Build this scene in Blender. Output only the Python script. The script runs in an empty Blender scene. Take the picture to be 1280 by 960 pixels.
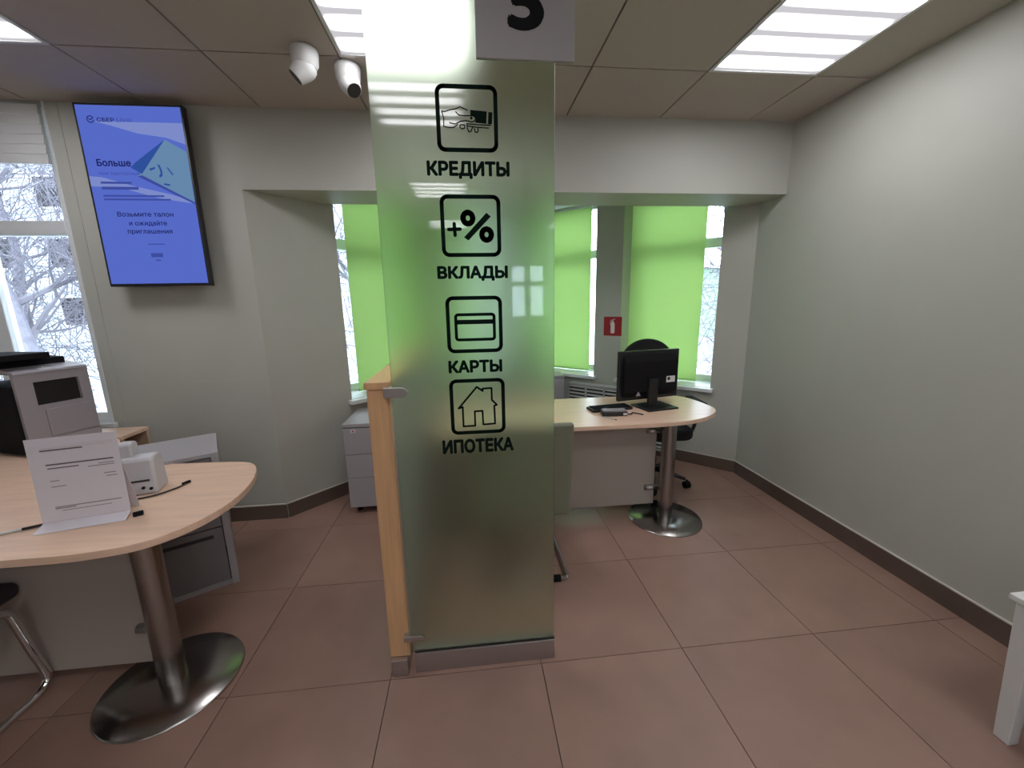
import bpy, bmesh, math, random
from mathutils import Vector, Matrix
from mathutils.geometry import interpolate_bezier, delaunay_2d_cdt
random.seed(7)
PI = math.pi
S = bpy.context.scene
COL = S.collection

# ------------------------------------------------------------------ camera
CAM_H = 1.4415
F_PX, YAW, PITCH, ROLL = 502.89, 0.10181, 0.2000, 0.01870
cy, sy = math.cos(YAW), math.sin(YAW)
fwd = Vector((sy*math.cos(PITCH), cy*math.cos(PITCH), -math.sin(PITCH)))
right0 = Vector((cy, -sy, 0)); down0 = fwd.cross(right0)
rgt = math.cos(ROLL)*right0 + math.sin(ROLL)*down0
dwn = -math.sin(ROLL)*right0 + math.cos(ROLL)*down0
cd = bpy.data.cameras.new('camera'); cam = bpy.data.objects.new('camera', cd); COL.objects.link(cam)
cd.sensor_width = 36.0; cd.lens = 36.0*F_PX/1280.0; cd.clip_start = 0.02; cd.clip_end = 200
cam.matrix_world = Matrix(((rgt.x, -dwn.x, -fwd.x, 0), (rgt.y, -dwn.y, -fwd.y, 0), (rgt.z, -dwn.z, -fwd.z, CAM_H), (0, 0, 0, 1)))
S.camera = cam

# ------------------------------------------------------------------ world, exposure
LAMP_STRENGTH = 12.0
w = bpy.data.worlds.new('overcast_sky'); S.world = w; w.use_nodes = True
bgn = w.node_tree.nodes['Background']
bgn.inputs['Color'].default_value = (0.80, 0.90, 1.0, 1); bgn.inputs['Strength'].default_value = 12.5
S.view_settings.view_transform = 'Standard'; S.view_settings.look = 'None'
S.view_settings.gamma = 1.0; S.view_settings.exposure = 0.0; S.view_settings.use_curve_mapping = False
try:
    S.cycles.use_denoising = True
    S.cycles.max_bounces = 10; S.cycles.transparent_max_bounces = 16
    S.cycles.sample_clamp_indirect = 6
except Exception:
    pass

# ------------------------------------------------------------------ materials
def mat(name, col, rough=0.5, metal=0.0, spec=0.5, noise=0.0, nscale=8.0, bump=0.0, bscale=60.0, coat=0.0, vary=0.0, stretch=None):
    m = bpy.data.materials.new(name); m.use_nodes = True
    nt = m.node_tree; b = nt.nodes['Principled BSDF']
    b.inputs['Base Color'].default_value = (*col, 1); b.inputs['Roughness'].default_value = rough
    b.inputs['Metallic'].default_value = metal; b.inputs['Specular IOR Level'].default_value = spec
    b.inputs['Coat Weight'].default_value = coat
    tc = nt.nodes.new('ShaderNodeTexCoord'); src = tc.outputs['Object']
    if stretch:
        mp = nt.nodes.new('ShaderNodeMapping'); mp.inputs['Scale'].default_value = stretch
        nt.links.new(src, mp.inputs['Vector']); src = mp.outputs['Vector']
    if vary and not stretch:
        oi = nt.nodes.new('ShaderNodeObjectInfo'); ad = nt.nodes.new('ShaderNodeVectorMath')
        ad.operation = 'ADD'; cm = nt.nodes.new('ShaderNodeVectorMath'); cm.operation = 'SCALE'
        cm.inputs[0].default_value = (37.0, 17.0, 5.0); nt.links.new(oi.outputs['Random'], cm.inputs['Scale'])
        nt.links.new(src, ad.inputs[0]); nt.links.new(cm.outputs[0], ad.inputs[1]); src = ad.outputs[0]
    if noise:
        n = nt.nodes.new('ShaderNodeTexNoise'); n.inputs['Scale'].default_value = nscale; n.inputs['Detail'].default_value = 6
        nt.links.new(src, n.inputs['Vector'])
        r = nt.nodes.new('ShaderNodeMapRange'); r.inputs[1].default_value = 0.25; r.inputs[2].default_value = 0.75
        r.inputs[3].default_value = 1-noise; r.inputs[4].default_value = 1+noise
        nt.links.new(n.outputs['Fac'], r.inputs[0])
        v = nt.nodes.new('ShaderNodeVectorMath'); v.operation = 'SCALE'; v.inputs[0].default_value = col
        val = r.outputs[0]
        if vary:
            oi2 = nt.nodes.new('ShaderNodeObjectInfo'); r2 = nt.nodes.new('ShaderNodeMapRange')
            r2.inputs[3].default_value = 1-vary; r2.inputs[4].default_value = 1+vary
            nt.links.new(oi2.outputs['Random'], r2.inputs[0])
            mu = nt.nodes.new('ShaderNodeMath'); mu.operation = 'MULTIPLY'
            nt.links.new(val, mu.inputs[0]); nt.links.new(r2.outputs[0], mu.inputs[1]); val = mu.outputs[0]
        nt.links.new(val, v.inputs['Scale']); nt.links.new(v.outputs[0], b.inputs['Base Color'])
    if bump:
        n2 = nt.nodes.new('ShaderNodeTexNoise'); n2.inputs['Scale'].default_value = bscale; n2.inputs['Detail'].default_value = 4
        nt.links.new(src, n2.inputs['Vector'])
        bp = nt.nodes.new('ShaderNodeBump'); bp.inputs['Strength'].default_value = bump; bp.inputs['Distance'].default_value = 0.002
        nt.links.new(n2.outputs['Fac'], bp.inputs['Height']); nt.links.new(bp.outputs['Normal'], b.inputs['Normal'])
    return m

def emis(name, col, strength):
    m = bpy.data.materials.new(name); m.use_nodes = True; nt = m.node_tree; nt.nodes.clear()
    o = nt.nodes.new('ShaderNodeOutputMaterial'); e = nt.nodes.new('ShaderNodeEmission')
    e.inputs['Color'].default_value = (*col, 1); e.inputs['Strength'].default_value = strength
    nt.links.new(e.outputs[0], o.inputs['Surface']); return m

M = {}
M['wall'] = mat('wall_paint', (0.47, 0.475, 0.425), 0.55, noise=0.03, nscale=3, bump=0.05, bscale=120)
M['ceil'] = mat('ceiling_tile', (0.50, 0.46, 0.41), 0.9, noise=0.02, nscale=20, bump=0.05, bscale=200)
M['gap'] = mat('ceiling_void', (0.05, 0.045, 0.04), 0.9)
M['tile'] = mat('floor_tile', (0.31, 0.192, 0.150), 0.42, noise=0.10, nscale=5, bump=0.03, bscale=150, vary=0.05)
M['grout'] = mat('grout', (0.07, 0.05, 0.043), 0.9)
M['base'] = mat('baseboard_tile', (0.115, 0.082, 0.066), 0.45, noise=0.08, nscale=6, vary=0.05)
M['bead'] = mat('baseboard_bead', (0.62, 0.60, 0.53), 0.5)
M['white'] = mat('white_plastic', (0.72, 0.73, 0.72), 0.4)
M['frame'] = mat('window_plastic', (0.74, 0.77, 0.78), 0.35)
M['wood'] = mat('maple_laminate', (0.78, 0.55, 0.40), 0.34, noise=0.10, nscale=3.0, stretch=(1.2, 14, 14))
M['woodv'] = mat('beech_laminate', (0.60, 0.36, 0.185), 0.38, noise=0.12, nscale=3.0, stretch=(18, 18, 1.2))
M['edge'] = mat('maple_edge_band', (0.56, 0.40, 0.27), 0.4)
M['grey'] = mat('grey_laminate', (0.40, 0.385, 0.40), 0.45, noise=0.02, nscale=4)
M['panel'] = mat('panel_laminate', (0.37, 0.32, 0.28), 0.45, noise=0.02, nscale=4)
M['cabgrey'] = mat('dark_grey_laminate', (0.21, 0.195, 0.20), 0.45, noise=0.02, nscale=4)
M['seam'] = mat('dark_seam', (0.035, 0.033, 0.033), 0.6)
M['steel'] = mat('brushed_steel', (0.36, 0.345, 0.33), 0.24, metal=1.0, noise=0.05, nscale=4, stretch=(1, 1, 40))
M['chrome'] = mat('chrome', (0.75, 0.75, 0.75), 0.08, metal=1.0)
M['alu'] = mat('satin_aluminium', (0.50, 0.49, 0.49), 0.34, metal=1.0)
M['black'] = mat('black_plastic', (0.012, 0.012, 0.014), 0.35)
M['blackm'] = mat('black_matte', (0.008, 0.008, 0.009), 0.8, spec=0.15)
M['fabric'] = mat('black_fabric', (0.010, 0.010, 0.011), 0.9, bump=0.3, bscale=300)
M['dkseat'] = mat('dark_leatherette', (0.028, 0.024, 0.034), 0.5, bump=0.1, bscale=200)
M['cream'] = mat('cream_leatherette', (0.20, 0.205, 0.15), 0.45, bump=0.1, bscale=150)
M['print'] = mat('dark_green_vinyl', (0.003, 0.011, 0.008), 0.8, spec=0.08)
M['printer'] = mat('printer_grey', (0.31, 0.285, 0.305), 0.45)
M['printer_dk'] = mat('printer_charcoal', (0.010, 0.009, 0.011), 0.75, spec=0.12)
M['paper'] = mat('paper', (0.72, 0.69, 0.74), 0.6)
M['ink'] = mat('grey_ink', (0.30, 0.29, 0.32), 0.8)
M['ink2'] = mat('dark_ink', (0.14, 0.135, 0.15), 0.8)
M['red'] = mat('sign_red', (0.34, 0.012, 0.022), 0.4)
M['signwhite'] = mat('sign_white', (0.72, 0.70, 0.68), 0.4)
M['plate'] = mat('sign_plate_grey', (0.33, 0.315, 0.31), 0.45)
M['device'] = mat('device_white', (0.56, 0.55, 0.57), 0.45)
M['bark'] = mat('bark', (0.12, 0.11, 0.14), 0.9, noise=0.3, nscale=12)
M['twig'] = mat('twig', (0.10, 0.09, 0.11), 0.9)
M['snow'] = mat('pale_ground', (0.30, 0.32, 0.34), 0.9, noise=0.15, nscale=0.8)
M['gshed'] = mat('pale_green_render', (0.24, 0.34, 0.24), 0.8, noise=0.05, nscale=2)
M['house'] = mat('pale_render', (0.34, 0.36, 0.40), 0.8, noise=0.05, nscale=2)
M['slatwhite'] = mat('radiator_white', (0.50, 0.50, 0.49), 0.4)
M['cable'] = mat('black_cable', (0.02, 0.017, 0.016), 0.5)
M['screen'] = emis('screen_blue', (0.115, 0.18, 0.70), 0.80)
M['screen_hi'] = emis('screen_pale', (0.25, 0.32, 0.72), 0.80)
M['screen_green'] = emis('screen_green', (0.16, 0.30, 0.50), 0.80)
M['screen_dkblue'] = emis('screen_teal', (0.035, 0.10, 0.40), 0.80)
M['screen_ink'] = emis('screen_navy', (0.015, 0.02, 0.13), 0.9)
M['screen_ink2'] = emis('screen_navy_faint', (0.06, 0.09, 0.42), 0.80)

def frosted():
    # etched glass: rough refraction under a smooth reflecting face
    m = bpy.data.materials.new('frosted_glass'); m.use_nodes = True; nt = m.node_tree; nt.nodes.clear()
    o = nt.nodes.new('ShaderNodeOutputMaterial'); mx = nt.nodes.new('ShaderNodeMixShader')
    r = nt.nodes.new('ShaderNodeBsdfRefraction'); r.distribution = 'BECKMANN'; r.inputs['Roughness'].default_value = 0.40; r.inputs['IOR'].default_value = 1.45
    r.inputs['Color'].default_value = (0.89, 0.96, 0.86, 1)
    g = nt.nodes.new('ShaderNodeBsdfGlossy'); g.inputs['Roughness'].default_value = 0.03; g.inputs['Color'].default_value = (1, 1, 1, 1)
    fr = nt.nodes.new('ShaderNodeFresnel'); fr.inputs[0].default_value = 1.45
    nt.links.new(fr.outputs[0], mx.inputs[0]); nt.links.new(r.outputs[0], mx.inputs[1]); nt.links.new(g.outputs[0], mx.inputs[2])
    nt.links.new(mx.outputs[0], o.inputs['Surface']); return m
M['frost'] = frosted()

def pane_mat():
    m = bpy.data.materials.new('window_glass'); m.use_nodes = True; nt = m.node_tree; nt.nodes.clear()
    o = nt.nodes.new('ShaderNodeOutputMaterial'); mx = nt.nodes.new('ShaderNodeMixShader')
    t = nt.nodes.new('ShaderNodeBsdfTransparent'); t.inputs[0].default_value = (0.92, 0.96, 0.97, 1)
    g = nt.nodes.new('ShaderNodeBsdfGlossy'); g.inputs['Roughness'].default_value = 0.02
    fr = nt.nodes.new('ShaderNodeFresnel'); fr.inputs[0].default_value = 1.3
    nt.links.new(fr.outputs[0], mx.inputs[0]); nt.links.new(t.outputs[0], mx.inputs[1]); nt.links.new(g.outputs[0], mx.inputs[2])
    nt.links.new(mx.outputs[0], o.inputs['Surface']); return m
M['pane'] = pane_mat()

def blind_mat():
    m = bpy.data.materials.new('lime_blind_fabric'); m.use_nodes = True; nt = m.node_tree; nt.nodes.clear()
    o = nt.nodes.new('ShaderNodeOutputMaterial'); mx = nt.nodes.new('ShaderNodeMixShader'); mx.inputs[0].default_value = 0.55
    d = nt.nodes.new('ShaderNodeBsdfDiffuse'); t = nt.nodes.new('ShaderNodeBsdfTranslucent')
    d.inputs[0].default_value = (0.42, 0.60, 0.25, 1); t.inputs[0].default_value = (0.60, 0.74, 0.40, 1)
    tc = nt.nodes.new('ShaderNodeTexCoord'); wv = nt.nodes.new('ShaderNodeTexNoise'); wv.inputs['Scale'].default_value = 500
    bp = nt.nodes.new('ShaderNodeBump'); bp.inputs['Strength'].default_value = 0.1; bp.inputs['Distance'].default_value = 0.001
    nt.links.new(tc.outputs['Object'], wv.inputs['Vector']); nt.links.new(wv.outputs['Fac'], bp.inputs['Height'])
    nt.links.new(bp.outputs['Normal'], d.inputs['Normal'])
    nt.links.new(d.outputs[0], mx.inputs[1]); nt.links.new(t.outputs[0], mx.inputs[2]); nt.links.new(mx.outputs[0], o.inputs['Surface'])
    return m
M['blind'] = blind_mat()

def lamp_mat():
    # prismatic diffuser over four tubes: brighter where a tube lies behind it
    m = bpy.data.materials.new('lamp_diffuser'); m.use_nodes = True; nt = m.node_tree; nt.nodes.clear()
    o = nt.nodes.new('ShaderNodeOutputMaterial'); e = nt.nodes.new('ShaderNodeEmission')
    tc = nt.nodes.new('ShaderNodeTexCoord'); sp = nt.nodes.new('ShaderNodeSeparateXYZ'); nt.links.new(tc.outputs['Object'], sp.inputs[0])
    a = nt.nodes.new('ShaderNodeMath'); a.operation = 'MULTIPLY'; a.inputs[1].default_value = 2*PI/0.142
    nt.links.new(sp.outputs['Y'], a.inputs[0])
    c = nt.nodes.new('ShaderNodeMath'); c.operation = 'COSINE'; nt.links.new(a.outputs[0], c.inputs[0])
    ab = nt.nodes.new('ShaderNodeMath'); ab.operation = 'ABSOLUTE'; nt.links.new(sp.outputs['X'], ab.inputs[0])
    en = nt.nodes.new('ShaderNodeMapRange'); en.interpolation_type = 'SMOOTHSTEP'
    en.inputs[1].default_value = 0.29; en.inputs[2].default_value = 0.20; en.inputs[3].default_value = 0.0; en.inputs[4].default_value = 1.0
    nt.links.new(ab.outputs[0], en.inputs[0])
    r = nt.nodes.new('ShaderNodeMapRange'); r.interpolation_type = 'SMOOTHSTEP'
    r.inputs[1].default_value = 0.85; r.inputs[2].default_value = -0.5; r.inputs[3].default_value = 0.0; r.inputs[4].default_value = 1.0
    nt.links.new(c.outputs[0], r.inputs[0])
    mu = nt.nodes.new('ShaderNodeMath'); mu.operation = 'MULTIPLY'; nt.links.new(r.outputs[0], mu.inputs[0]); nt.links.new(en.outputs[0], mu.inputs[1])
    st = nt.nodes.new('ShaderNodeMapRange'); st.inputs[3].default_value = 0.62; st.inputs[4].default_value = 1.6*LAMP_STRENGTH
    nt.links.new(mu.outputs[0], st.inputs[0]); nt.links.new(st.outputs[0], e.inputs['Strength'])
    e.inputs['Color'].default_value = (0.97, 0.95, 1.0, 1)
    nt.links.new(e.outputs[0], o.inputs['Surface']); return m
M['lamp'] = lamp_mat()

# ------------------------------------------------------------------ helpers
class MB:
    def __init__(s): s.v = []; s.f = []
    def add(s, vs, fs):
        n = len(s.v); s.v += [tuple(v) for v in vs]; s.f += [tuple(i+n for i in f) for f in fs]; return s
    def box(s, x0, x1, y0, y1, z0, z1):
        return s.add([(x0,y0,z0),(x1,y0,z0),(x1,y1,z0),(x0,y1,z0),(x0,y0,z1),(x1,y0,z1),(x1,y1,z1),(x0,y1,z1)],
                     [(0,3,2,1),(4,5,6,7),(0,1,5,4),(1,2,6,5),(2,3,7,6),(3,0,4,7)])
    def prism(s, pts, z0, z1):                       # polygon in xy (ccw), extruded in z
        n = len(pts)
        return s.add([(x,y,z0) for x,y in pts]+[(x,y,z1) for x,y in pts],
                     [tuple(range(n-1,-1,-1)), tuple(range(n,2*n))]+[(i,(i+1)%n,n+(i+1)%n,n+i) for i in range(n)])
    def prism_xz(s, pts, y0, y1):                    # polygon in xz seen from -y (ccw), front at y0
        n = len(pts)
        return s.add([(x,y0,z) for x,z in pts]+[(x,y1,z) for x,z in pts],
                     [tuple(range(n)), tuple(range(2*n-1,n-1,-1))]+[((i+1)%n,i,n+i,n+(i+1)%n) for i in range(n)])
    def prism_yz(s, pts, x0, x1):
        n = len(pts)
        return s.add([(x0,y,z) for y,z in pts]+[(x1,y,z) for y,z in pts],
                     [tuple(range(n-1,-1,-1)), tuple(range(n,2*n))]+[(i,(i+1)%n,n+(i+1)%n,n+i) for i in range(n)])
    def tube(s, path, rad, n=10, cap=True):
        path = [Vector(p) for p in path]; k = len(path)
        rads = rad if isinstance(rad, (list, tuple)) else [rad]*k
        t0 = (path[1]-path[0]).normalized()
        u = t0.orthogonal().normalized(); vs = []
        for i, p in enumerate(path):
            t = (path[min(i+1,k-1)]-path[max(i-1,0)]).normalized()
            u = (u - t*u.dot(t)).normalized(); b = t.cross(u)
            vs += [p + rads[i]*(math.cos(2*PI*j/n)*u + math.sin(2*PI*j/n)*b) for j in range(n)]
        fs = [(i*n+j, i*n+(j+1)%n, (i+1)*n+(j+1)%n, (i+1)*n+j) for i in range(k-1) for j in range(n)]
        if cap: fs += [tuple(range(n-1,-1,-1)), tuple(range((k-1)*n, k*n))]
        return s.add(vs, fs)
    def lathe(s, prof, n=32, c=(0,0)):               # prof [(r,z)] bottom to top
        k = len(prof)
        vs = [(c[0]+r*math.cos(2*PI*j/n), c[1]+r*math.sin(2*PI*j/n), z) for r,z in prof for j in range(n)]
        fs = [(i*n+j, i*n+(j+1)%n, (i+1)*n+(j+1)%n, (i+1)*n+j) for i in range(k-1) for j in range(n)]
        fs += [tuple(range(n-1,-1,-1)), tuple(range((k-1)*n, k*n))]
        return s.add(vs, fs)
    def xf(s, mtx): s.v = [tuple(mtx @ Vector(v)) for v in s.v]; return s
    def mesh(s, name):
        me = bpy.data.meshes.new(name); me.from_pydata(s.v, [], s.f); me.update(); return me
    def build(s, name, m, parent=None, bevel=0.0, smooth=False, seg=2):
        return obj(name, s.mesh(name), m, parent, bevel, smooth, seg)

def obj(name, me, m, parent=None, bevel=0.0, smooth=False, seg=2):
    o = bpy.data.objects.new(name, me); COL.objects.link(o)
    if m is not None and not me.materials: me.materials.append(M[m] if isinstance(m, str) else m)
    if parent: o.parent = parent
    if smooth:
        for p in me.polygons: p.use_smooth = True
    if bevel:
        b = o.modifiers.new('bevel', 'BEVEL'); b.width = bevel; b.segments = seg; b.limit_method = 'ANGLE'; b.angle_limit = math.radians(40)
    return o
def tag(o, label, cat, group=None, kind=None):
    o['label'] = label; o['category'] = cat
    if group: o['group'] = group
    if kind: o['kind'] = kind
    return o
def thing(name, label, cat, loc=(0,0,0), rz=0.0, group=None):
    o = bpy.data.objects.new(name, None); COL.objects.link(o); o.location = loc; o.rotation_euler = (0,0,rz)
    o.empty_display_size = 0.1
    return tag(o, label, cat, group)
def struct(o, label=None, cat=None):
    o['kind'] = 'structure'
    if label: o['label'] = label; o['category'] = cat
    return o
def sempty(name, loc=(0,0,0), rz=0.0):
    o = bpy.data.objects.new(name, None); COL.objects.link(o); o.location = loc; o.rotation_euler = (0,0,rz); o.empty_display_size = 0.1
    return struct(o)
def B(x0,x1,y0,y1,z0,z1): return MB().box(x0,x1,y0,y1,z0,z1)
def shade_auto(o, ang=40):
    me = o.data
    for p in me.polygons: p.use_smooth = True
    bm = bmesh.new(); bm.from_mesh(me)
    for e in bm.edges:
        if len(e.link_faces) == 2 and e.calc_face_angle(0) > math.radians(ang): e.smooth = False
    bm.to_mesh(me); bm.free(); return o
def smooth_loop(pts, n=8, closed=True):              # Catmull-Rom through points
    out = []; k = len(pts)
    rng = range(k) if closed else range(k-1)
    g = (lambda i: pts[i % k]) if closed else (lambda i: pts[max(0, min(k-1, i))])
    for i in rng:
        p0, p1, p2, p3 = map(Vector, (g(i-1), g(i), g(i+1), g(i+2)))
        for j in range(n):
            t = j/n
            out.append(tuple(0.5*((2*p1)+(p2-p0)*t+(2*p0-5*p1+4*p2-p3)*t*t+(3*p1-p0-3*p2+p3)*t**3)))
    if not closed: out.append(tuple(pts[-1]))
    return out
def rrect(x0, x1, y0, y1, r, n=5):
    out = []
    for cx, cy_, a in ((x1-r,y0+r,-90),(x1-r,y1-r,0),(x0+r,y1-r,90),(x0+r,y0+r,180)):
        for k in range(n+1):
            t = math.radians(a+90*k/n); out.append((cx+r*math.cos(t), cy_+r*math.sin(t)))
    return out
def clip(poly, x0, x1, y0, y1):                      # Sutherland-Hodgman against a rectangle
    def cut(ps, ins, inter):
        o = []
        for i in range(len(ps)):
            a, b = ps[i-1], ps[i]
            if ins(b):
                if not ins(a): o.append(inter(a, b))
                o.append(b)
            elif ins(a): o.append(inter(a, b))
        return o
    def ix(v): return lambda a, b: (v, a[1]+(b[1]-a[1])*(v-a[0])/(b[0]-a[0]))
    def iy(v): return lambda a, b: (a[0]+(b[0]-a[0])*(v-a[1])/(b[1]-a[1]), v)
    for ins, it in ((lambda p: p[0] >= x0, ix(x0)), (lambda p: p[0] <= x1, ix(x1)), (lambda p: p[1] >= y0, iy(y0)), (lambda p: p[1] <= y1, iy(y1))):
        if poly: poly = cut(poly, ins, it)
    out = []
    for p in poly:
        if not out or abs(p[0]-out[-1][0])+abs(p[1]-out[-1][1]) > 1e-5: out.append(p)
    if len(out) > 1 and abs(out[0][0]-out[-1][0])+abs(out[0][1]-out[-1][1]) < 1e-5: out.pop()
    return out
def area(p): return 0.5*sum(p[i-1][0]*p[i][1]-p[i][0]*p[i-1][1] for i in range(len(p)))
def text_mesh(s, x0, x1, zb, cap, bold=0.0, y=0.0):
    """lettering as a flat mesh in the xz plane, baseline zb, cap height cap, width fitted to x0..x1; bold thickens the strokes"""
    c = bpy.data.curves.new('lettering', 'FONT'); c.body = s; c.size = 1.0
    o = bpy.data.objects.new('lettering_source', c); COL.objects.link(o)
    bpy.context.view_layer.update()
    cu = o.to_curve(bpy.context.evaluated_depsgraph_get()); loops = []
    for sp_ in cu.splines:
        bp_ = sp_.bezier_points; pts = []
        for i in range(len(bp_)):
            p, q = bp_[i], bp_[(i+1) % len(bp_)]
            pts += [v.to_2d() for v in interpolate_bezier(p.co, p.handle_right, q.handle_left, q.co, 7)[:-1]]
        loops.append(pts)
    o.to_curve_clear(); bpy.data.objects.remove(o); bpy.data.curves.remove(c)
    groups = []                                       # contours that overlap belong to one glyph
    for pts in loops:
        lo = min(p.x for p in pts); hi = max(p.x for p in pts)
        hit = [g for g in groups if lo < g[1]-1e-4 and hi > g[0]+1e-4]
        new = [lo, hi, [pts]]
        for g in hit: groups.remove(g); new = [min(new[0], g[0]), max(new[1], g[1]), new[2]+g[2]]
        groups.append(new)
    shifts = [(0, 0)] if not bold else [(bold*math.cos(k*PI/4), bold*math.sin(k*PI/4)) for k in range(8)]+[(0, 0)]
    a = min(g[0] for g in groups); bb = max(g[1] for g in groups); sz = cap/(0.727+2*bold); sx = (x1-x0)/(bb-a+2*bold)
    mb = MB()
    for lo, hi, ls in groups:
        vs, es = [], []
        for pts in ls:
            n = len(vs); k = len(pts); vs += pts; es += [(n+i, n+(i+1) % k) for i in range(k)]
        ov, oe, of, _, _, _ = delaunay_2d_cdt(vs, es, [], 0, 1e-5)
        def winding(x, z):
            t = 0
            for pts in ls:
                for i in range(len(pts)):
                    p, q = pts[i-1], pts[i]
                    if (p.y > z) != (q.y > z) and p.x+(z-p.y)/(q.y-p.y)*(q.x-p.x) > x: t += 1 if q.y > p.y else -1
            return t
        keep = [f for f in of if winding(sum(ov[i].x for i in f)/len(f), sum(ov[i].y for i in f)/len(f)) != 0]
        for k, (dx, dz) in enumerate(shifts):
            mb.add([(x0+(v.x-a+bold+dx)*sx, y-k*0.00002, zb+(v.y+bold+dz)*sz) for v in ov], keep)
    return mb.mesh('lettering')
def stroke(mb, pts, wd, y0, y1, closed=False):       # flat drawn line in the xz plane
    n = len(pts)
    for i in range(n if closed else n-1):
        a, b = Vector(pts[i]), Vector(pts[(i+1) % n]); d = (b-a)
        if d.length < 1e-6: continue
        d.normalize(); q = Vector((-d[1], d[0]))*wd/2
        mb.prism_xz([tuple(a-q), tuple(b-q), tuple(b+q), tuple(a+q)], y0, y1)
    for p in pts:
        mb.prism_xz([(p[0]+wd/2*math.cos(k*PI/4), p[1]+wd/2*math.sin(k*PI/4)) for k in range(8)], y0, y1)
    return mb

# ------------------------------------------------------------------ the room shell
ZC = 2.571; YB = 2.724; XR = 2.18; XL = -4.0; YF = -4.2
CR = (2.18, 2.975); CL = (-1.31, 2.724); APEX = (0.5605, 4.5945)
BEAM_Z = 2.128; BEAM_Y = 3.08
room = [(XL,YF), (XR,YF), (XR,CR[1]), APEX, CL, (XL,YB)]
FX, FY = -0.9617, 1.3614
TILE_T = 0.010
fl = struct(MB().prism(room, -0.12, -TILE_T-0.0015).build('floor', 'grout'), 'brown square-tiled floor of the office', 'floor')
full_tile = None; G = 0.0016
for i in range(-6, 7):
    for j in range(-10, 7):
        x0, y0 = FX+0.6*i, FY+0.6*j
        p = clip(room, x0+G, x0+0.6-G, y0+G, y0+0.6-G)
        if len(p) < 3 or abs(area(p)) < 1e-4: continue
        if abs(abs(area(p))-(0.6-2*G)**2) < 1e-6:
            if full_tile is None:
                full_tile = MB().prism([(-.3+G,-.3+G),(.3-G,-.3+G),(.3-G,.3-G),(-.3+G,.3-G)], -TILE_T, 0).mesh('tile'); full_tile.materials.append(M['tile'])
            o = obj('tile', full_tile, None, fl); o.location = (x0+0.3, y0+0.3, 0)
        else:
            if area(p) < 0: p = p[::-1]
            o = MB().prism([(a-x0-0.3, b-y0-0.3) for a, b in p], -TILE_T, 0).build('tile', 'tile', fl); o.location = (x0+0.3, y0+0.3, 0)

# ceiling: dark void above, one object for each tile, lamps let into the grid
ce = struct(MB().prism(room, ZC+0.12, ZC+0.2).build('ceiling', 'gap'), 'suspended ceiling of square grey tiles', 'ceiling')
CX, CY = -1.75, 2.194
lamp_cells = [(i, j) for i in (-1, 2, 5) for j in (-1, -4, -7, -10) if not (i == -1 and j in (-4, -7))]
croom = [(XL,YF), (XR,YF), (XR,YB), (XL,YB)]
cg = 0.0045; ctile = None
for i in range(-4, 8):
    for j in range(-11, 2):
        if (i, j) in lamp_cells: continue
        x0, y0 = CX+0.6*i, CY+0.6*j
        p = clip(croom, x0+cg, x0+0.6-cg, y0+cg, y0+0.6-cg)
        if len(p) < 3 or abs(area(p)) < 1e-4: continue
        if abs(abs(area(p))-(0.6-2*cg)**2) < 1e-6:
            if ctile is None:
                ctile = MB().box(-.3+cg,.3-cg,-.3+cg,.3-cg,0,0.015).mesh('tile'); ctile.materials.append(M['ceil'])
            o = obj('tile', ctile, None, ce)
        else:
            if area(p) < 0: p = p[::-1]
            o = MB().prism([(a-x0-0.3, b-y0-0.3) for a, b in p], 0, 0.015).build('tile', 'ceil', ce)
        o.location = (x0+0.3, y0+0.3, ZC)
gb = MB()
for i in range(-4, 8): gb.box(CX+0.6*i-0.010, CX+0.6*i+0.010, YF, YB, ZC+0.016, ZC+0.02)
for j in range(-11, 2): gb.box(XL, XR, CY+0.6*j-0.010, CY+0.6*j+0.010, ZC+0.0165, ZC+0.0205)
g_ = gb.build('grid_bar', 'gap', ce); g_['kind'] = 'stuff'
MB().prism([(CL[0],YB),(XR,YB),(XR,CR[1]),APEX], ZC+0.001, ZC+0.02).build('bay_slab', 'ceil', ce)

# walls
def wall_with_holes(name, length, z0, z1, thick, holes, loc, rz, label):
    m = MB(); x = 0.0
    for (a, b, c, d) in sorted(holes):
        m.box(x, a, 0, thick, z0, z1); m.box(a, b, 0, thick, z0, c); m.box(a, b, 0, thick, d, z1); x = b
    m.box(x, length, 0, thick, z0, z1)
    o = m.build(name, 'wall'); o.location = loc; o.rotation_euler = (0, 0, rz)
    return struct(o, label, 'wall')
WT = 0.40
struct(B(XR, XR+WT, YF-WT, CR[1], -0.12, ZC+0.2).build('wall_right', 'wall'), 'long bare grey-green wall beside the open floor', 'wall')
w1 = (-3.60, -2.285, 0.74, 2.56)
wall_with_holes('wall_back', CL[0]-XL, -0.12, ZC+0.2, 0.02+WT, [(w1[0]-XL, w1[1]-XL, w1[2], w1[3])], (XL, YB, 0), 0, 'grey-green wall carrying the tilted information screen')
wb_ = bpy.data.objects['wall_back']
B(-1.78-XL, CL[0]-XL-0.002, -0.0025, 0.0, 0.12, 0.985).build('patch_panel', 'wall', wb_)
RL = (Vector(CR)-Vector(APEX)).length; LL = (Vector(APEX)-Vector(CL)).length
RW = [(0.12, 0.955), (1.228, 2.05)]; LW = [(0.555, 1.38), (1.62, 2.44)]
SR, SL_ = 0.70, 0.735; WTOP = 2.42
wall_with_holes('wall_bay_right', RL, -0.12, ZC+0.2, WT, [(a, b, SR, WTOP) for a, b in RW], (*APEX, 0), -PI/4, 'slanting bay wall holding the red fire extinguisher sign')
wall_with_holes('wall_bay_left', LL, -0.12, ZC+0.2, WT, [(a, b, SL_, WTOP) for a, b in LW], (*CL, 0), PI/4, 'slanting bay wall behind the low white drawer unit')
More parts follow.
